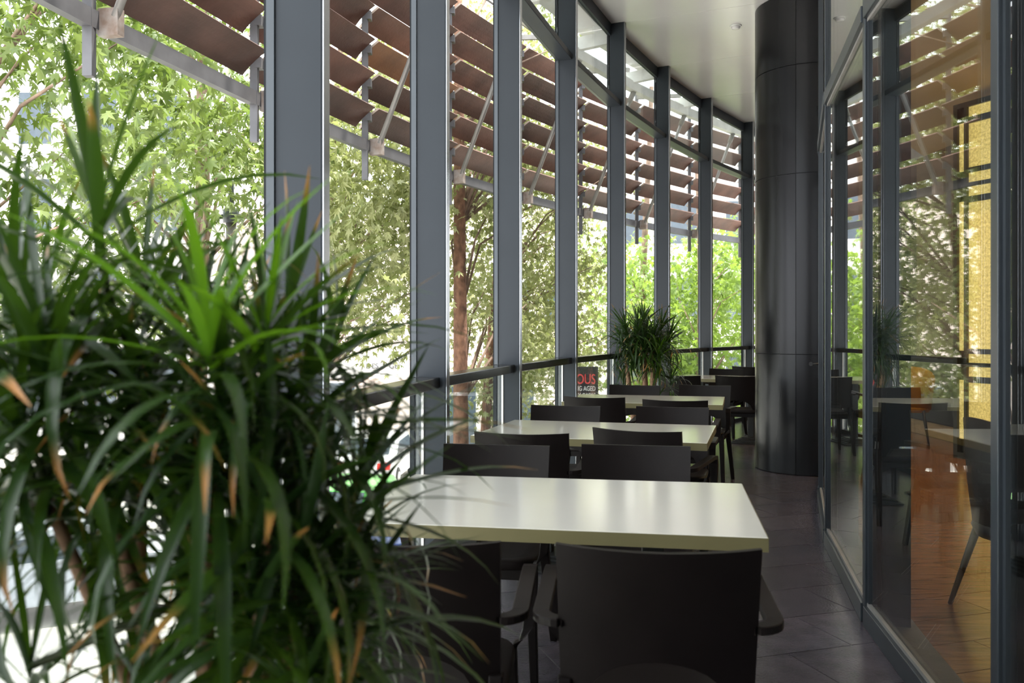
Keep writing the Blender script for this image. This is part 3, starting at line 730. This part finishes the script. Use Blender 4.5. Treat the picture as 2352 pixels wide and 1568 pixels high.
def tree(lab, foot, top, rad, clumps, lm, bark, nper=55, lsize=.14, seed=1, bend=0, dens=2.1):
    r = random.Random(seed); root = empty('maple_tree', (foot[0], foot[1], GZ)); tag(root, lab, 'tree', 'street trees outside the windows')
    o = Vector((foot[0], foot[1], GZ)); tp = Vector(top)
    tr = []
    for i in range(9):
        t = i/8; p = Vector((foot[0], foot[1], GZ)).lerp(tp, t)-o
        tr.append(p+Vector((math.sin(t*5+seed)*.06*bend, math.cos(t*4)*.05*bend, 0)))
    MB().tube(tr, [rad*(1-.6*i/8) for i in range(9)], 10).build('trunk', M[bark], root)
    its = []
    for ci, (cx_, cy_, cz_, cr_) in enumerate(clumps):
        c = Vector((cx_, cy_, cz_)); 
        t = min(.95, max(.35, (cz_-.8-GZ)/(tp.z-GZ))); a = tr[int(t*8)]; e = c-o; mid = (a+e)/2+Vector((r.uniform(-.2, .2), r.uniform(-.2, .2), .25))
        if ci % 2 == 0 and (cz_ > 1.6 or bend): MB().tube([a, a.lerp(mid, .6), mid, mid.lerp(e, .6), e], [rad*.2, rad*.15, rad*.11, rad*.07, .006], 6).build('branch', M['bark2'], root)
        for k in range(int(dens*nper*cr_*cr_/.38)):
            d = Vector((r.gauss(0, .55), r.gauss(0, .55), r.gauss(0, .42)))*cr_
            p = c+d
            q = Vector((p.x, p.y)); lo_ = loc(q)
            if lo_[1] < LO+.25: continue
            az = r.uniform(0, 2*PI); tilt = r.gauss(-.55, .45); roll = r.gauss(0, .5); L = lsize*r.uniform(.65, 1.25)
            its.append((r.randrange(3), Matrix.Translation(p-o) @ Matrix.Rotation(az, 4, 'Z') @ Matrix.Rotation(tilt, 4, 'X') @ Matrix.Rotation(roll, 4, 'Y') @ Matrix.Diagonal((L, L, L, 1))))
    its.sort(key=lambda it: (o+it[1].translation).y+abs((o+it[1].translation).z-1.5)*.3)
    for vi, m in its[:200]:
        lf = bpy.data.objects.new('leaf', MM[lm][vi]); col.objects.link(lf); lf.parent = root; lf.matrix_basis = m
    join_cloud('foliage', MAPLES, [(vi, np.array(m)) for vi, m in its[200:]], M[lm], root)
def pc(lst):                                                            # clump list from (px, py, distance, radius)
    return [(*pix(x, y, d), r_) for x, y, d, r_ in lst]
def field(x0, x1, y0, y1, d0, d1, n, r0, r1, seed, skip=None):
    r = random.Random(seed); out = []
    k = 0
    while len(out) < n and k < 4000:
        k += 1; x, y = r.uniform(x0, x1), r.uniform(y0, y1)
        if skip and skip(x, y): continue
        d = r.uniform(d0, d1); out.append((x, y, d, r.uniform(r0, r1)))
    return pc(out)
hole1 = lambda x, y: (400 < x < 620 and y > 430) or (80 < x < 200 and 380 < y < 480) or (150 < x < 330 and 120 < y < 330)
hole2 = lambda x, y: y > 760 and x < 960
tree('tall maple at the far left above the foreground plant', pix(-180, 0, 8.8).xy, pix(-60, -250, 8.8), .16,
     field(-350, 420, -250, 760, 7.2, 9.6, 56, .45, .75, 3, hole1), 'leafB', 'bark2', 50, .22, 3, 1, 1.7)
tree('maple behind the widest grey fin at left', pix(440, 0, 12.5).xy, pix(470, -250, 12.5), .15,
     field(200, 720, -250, 520, 10, 14, 46, .5, .9, 5, hole1), 'leafB', 'bark2', 50, .19, 5, 1, 1.7)
tree('olive leaved maple filling the window right of the wide fin', pix(700, 0, 14).xy, pix(800, -50, 13), .14,
     field(690, 1010, 150, 790, 9.6, 13, 60, .45, .75, 8, hole2), 'leafA', 'bark2', 62, .165, 8, 1, 2.3)
tree('maple with a straight reddish trunk between two fins', pix(1062, 0, 11.3).xy, pix(1052, -100, 11.3), .125,
     field(1060, 1330, -50, 950, 12, 15.5, 74, .5, .85, 13), 'leafA', 'bark', 55, .15, 13, 0, 2.5)
tree('maple with a thin leaning trunk behind the reddish one', pix(1090, 0, 13.2).xy, pix(1180, 200, 13.2), .10,
     field(1190, 1420, 300, 950, 13, 17, 56, .5, .8, 21), 'leafA', 'bark', 55, .15, 21, 1, 2.4)
tree('lime green maple behind the small potted plant', pix(1470, 0, 21).xy, pix(1490, 200, 20), .12,
     field(1380, 1600, 560, 950, 17, 22, 40, .6, 1.0, 34), 'leafC', 'bark2', 50, .24, 34, 1, 1.3)
tree('lime green maple with a slim trunk left of the round column', pix(1606, 0, 18.5).xy, pix(1600, 350, 18.5), .10,
     field(1540, 1800, 545, 950, 18, 23, 44, .6, 1.0, 55), 'leafC', 'bark2', 50, .24, 55, 1, 1.3)

# ================================================================ STREET
def text(s, size, m, parent, p, rz, name='lettering', align='RIGHT', depth=.01, nx=1.0):
    cu = bpy.data.curves.new(name, 'FONT'); cu.body = s; cu.size = size; cu.extrude = depth; cu.align_x = align
    ob = bpy.data.objects.new(name, cu); col.objects.link(ob)
    dg = bpy.context.evaluated_depsgraph_get(); me = bpy.data.meshes.new_from_object(ob.evaluated_get(dg))
    bpy.data.objects.remove(ob); me.materials.clear(); me.materials.append(m)
    o = link(name, me, parent); o.matrix_basis = Matrix.Translation(p) @ Matrix.Rotation(rz, 4, 'Z') @ Matrix.Rotation(PI/2, 4, 'X') @ Matrix.Diagonal((nx, 1, 1, 1)); return o
# black sign beyond the trees
D = 12.4
r_ = pix(1374, 880, D); l_ = pix(1290, 880, D); tz = pix(0, 842, D).z
sg = empty('sign_board', ((l_.x+r_.x)/2, D, GZ)); tag(sg, 'black street sign with red and white lettering seen under the rail', 'sign')
hw = (r_.x-l_.x)/2
MB().box(-hw, hw, 0, .05, tz-1.0-GZ, tz-GZ).build('panel', M['black'], sg)
for sx in (-hw+.06, hw-.06): MB().box(sx-.03, sx+.03, .05, .1, 0, tz-.1-GZ).build('post', M['iron'], sg)
def zy(y): return pix(0, y, D).z-GZ
xr = pix(1368, 0, D).x-(l_.x+r_.x)/2
text('OUS', .195, M['letters_red'], sg, (xr, -.012, zy(881)), 0, nx=.7)
text('NG AGED', .094, M['letters_white'], sg, (xr, -.012, zy(897)), 0, nx=.68)
text('RY CASKS', .094, M['letters_white'], sg, (xr, -.012, zy(913)), 0, nx=.68)

def building(lab, x0, x1, y0, y1, h, wallm, wins, face='S', sign=None):
    r = empty('building', ((x0+x1)/2, y0, GZ)); tag(r, lab, 'building')
    ox = (x0+x1)/2
    MB().box(x0-ox, x1-ox, 0, y1-y0, 0, h).build('wall', wallm, r)
    MB().box(x0-ox-.2, x1-ox+.2, -.25, y1-y0, h, h+.35).build('cornice', M['wallw'], r)
    for (wx, wz, ww, wh) in wins:
        f = MB().box(wx-ww/2-.08, wx+ww/2+.08, -.06, .0, wz-.08, wz+wh+.08).build('window_frame', M['wallw'], r)
        MB().box(wx-ww/2, wx+ww/2, -.075, -.055, wz, wz+wh).build('window_pane', M['winglass'], f)
    return r
grid = lambda xs, zs, w_, h_: [(x, z, w_, h_) for x in xs for z in zs]
bd = building('pale pink shop building with dark letters across the street', -9.5, 2.5, 31, 40, 8.5, M['wallp'], grid((-4.6, 3.6, 5.2), (4.4,), 1.0, 1.6)+grid((-4.4, -2.6, 1.6, 3.6), (.3,), 1.3, 2.2))
ox = -3.5
z_ = pix(0, 846, 30.9).z-GZ
MB().box(pix(750, 0, 30.9).x-ox, pix(940, 0, 30.9).x-ox, -.12, 0, z_-.35, z_+.55).build('sign_band', M['wallw'], bd)
text('DES', .26, M['letters_dark'], bd, (pix(869, 0, 30.8).x-ox, -.14, z_), 0)
text('GE', .26, M['letters_dark'], bd, (pix(914, 0, 30.8).x-ox, -.14, z_), 0)
building('white building with tall windows far behind the left trees', -34, -11, 33, 45, 15, M['wallw'], grid([-9.5+2.4*k for k in range(9)], (1.2, 4.6, 8.0, 11.2), 1.2, 1.9))
building('white building behind the reddish trunk far across the street', 4, 18, 42, 52, 13, M['wallw'], grid([-5.5+2.6*k for k in range(5)], (1.2, 4.8, 8.4), 1.3, 2.0))

# street lamp post with two stub arms
p = pix(531, 600, 13.0); lpz = empty('street_lamp', (p.x, p.y, GZ)); tag(lpz, 'grey lamp post with short horizontal arms behind the plant leaves', 'lamp post')
zt = pix(0, 425, 13).z-GZ; zb = pix(0, 492, 13).z-GZ
MB().lathe([(.11, 0), (.085, .1), (.075, zb-.1)], 14).build('pole', M['galv'], lpz)
MB().lathe([(.055, zb-.1), (.04, zt), (.01, zt+.06)], 12).build('upper_pole', M['frame_dark'], lpz)
MB().lathe([(.12, zb-.13), (.12, zb+.06), (.075, zb+.09)], 14).build('collar', M['frame_dark'], lpz)
for sx in (-1, 1): MB().tube([(sx*.1, 0, zb-.03), (sx*.26, 0, zb-.05), (sx*.28, 0, zb-.05)], [.04, .022, .03], 8).build('stub_arm', M['frame_dark'], lpz)

def car(lab, p, rz, paint, roof=True):
    r = empty('car', (p[0], p[1], GZ), rz); tag(r, lab, 'car', 'cars on the street below')
    prof = [(-2.05, .32), (-2.1, .62), (-2.0, .88), (-1.75, .96), (-1.30, 1.40), (.25, 1.46), (1.0, .98), (1.85, .82), (2.1, .60), (2.08, .32)]
    rings = [[(x*kx, y, .32+(z-.32)*kz) for x, z in prof] for y, kx, kz in ((-.84, .975, .93), (-.80, 1, 1), (.80, 1, 1), (.84, .975, .93))]
    MB().loft(rings).build('body', paint, r, .03)
    for y in (-.845, .845):
        MB().loft([[(-1.38, yy, .97), (-1.1, yy, 1.30), (.2, yy, 1.33), (.72, yy, .99)] for yy in (y-.012, y+.012)]).build('side_window', M['winglass'], r)
    MB().loft([[(-1.70, y, 1.02), (-1.36, y, 1.36), (-1.38, y, 1.385), (-1.73, y, 1.035)] for y in (-.68, .68)]).build('rear_window', M['winglass'], r)
    MB().loft([[(.92, y, 1.05), (.36, y, 1.40), (.39, y, 1.42), (.96, y, 1.06)] for y in (-.68, .68)]).build('windscreen', M['winglass'], r)
    for y in (-.62, .62):
        MB().box(-2.115, -2.02, y-.17, y+.17, .66, .82).build('tail_light', M['taillight'], r, .01)
        MB().box(2.0, 2.11, y-.15, y+.15, .58, .70).build('headlight', M['bead'], r, .01)
    for x in (-1.3, 1.32):
        for y in (-.76, .76):
            wl = MB().loft([[(x+.31*k*math.cos(t), yy, .31+.31*k*math.sin(t)) for t in [2*PI*i/18 for i in range(18)]] for yy, k in ((y-.11, .9), (y-.09, 1), (y+.09, 1), (y+.11, .9))]).build('wheel', M['rubber'], r)
            MB().loft([[(x+.19*math.cos(t), yy, .31+.19*math.sin(t)) for t in [2*PI*i/12 for i in range(12)]] for yy in (y-.118, y+.118)]).build('hub', M['chrome'], wl)
M['paint_green'] = mat('green_paint', (.10, .55, .08), .25, coat=.6)
M['paint_white'] = mat('white_paint', (.8, .8, .8), .25, coat=.6)
M['paint_silver'] = mat('silver_paint', (.45, .48, .55), .25, .5, coat=.6)
M['paint_blue'] = mat('blue_paint', (.05, .09, .32), .25, coat=.6)
def gpt(x, y): d = F*(H-GZ)/(y-HY); return ((x-CX)/F*d, d)
car('bright green car on the street behind the plant', gpt(806, 1262), 1.45, M['paint_green'])
car('white car with red tail lamps beyond the green car', gpt(868, 1105), 1.5, M['paint_white'])
car('dark blue car at the right of the parked cars', gpt(1000, 1300), 1.5, M['paint_blue'])
car('silver car parked low at the far left below the window', gpt(150, 1400), .5, M['paint_silver'])
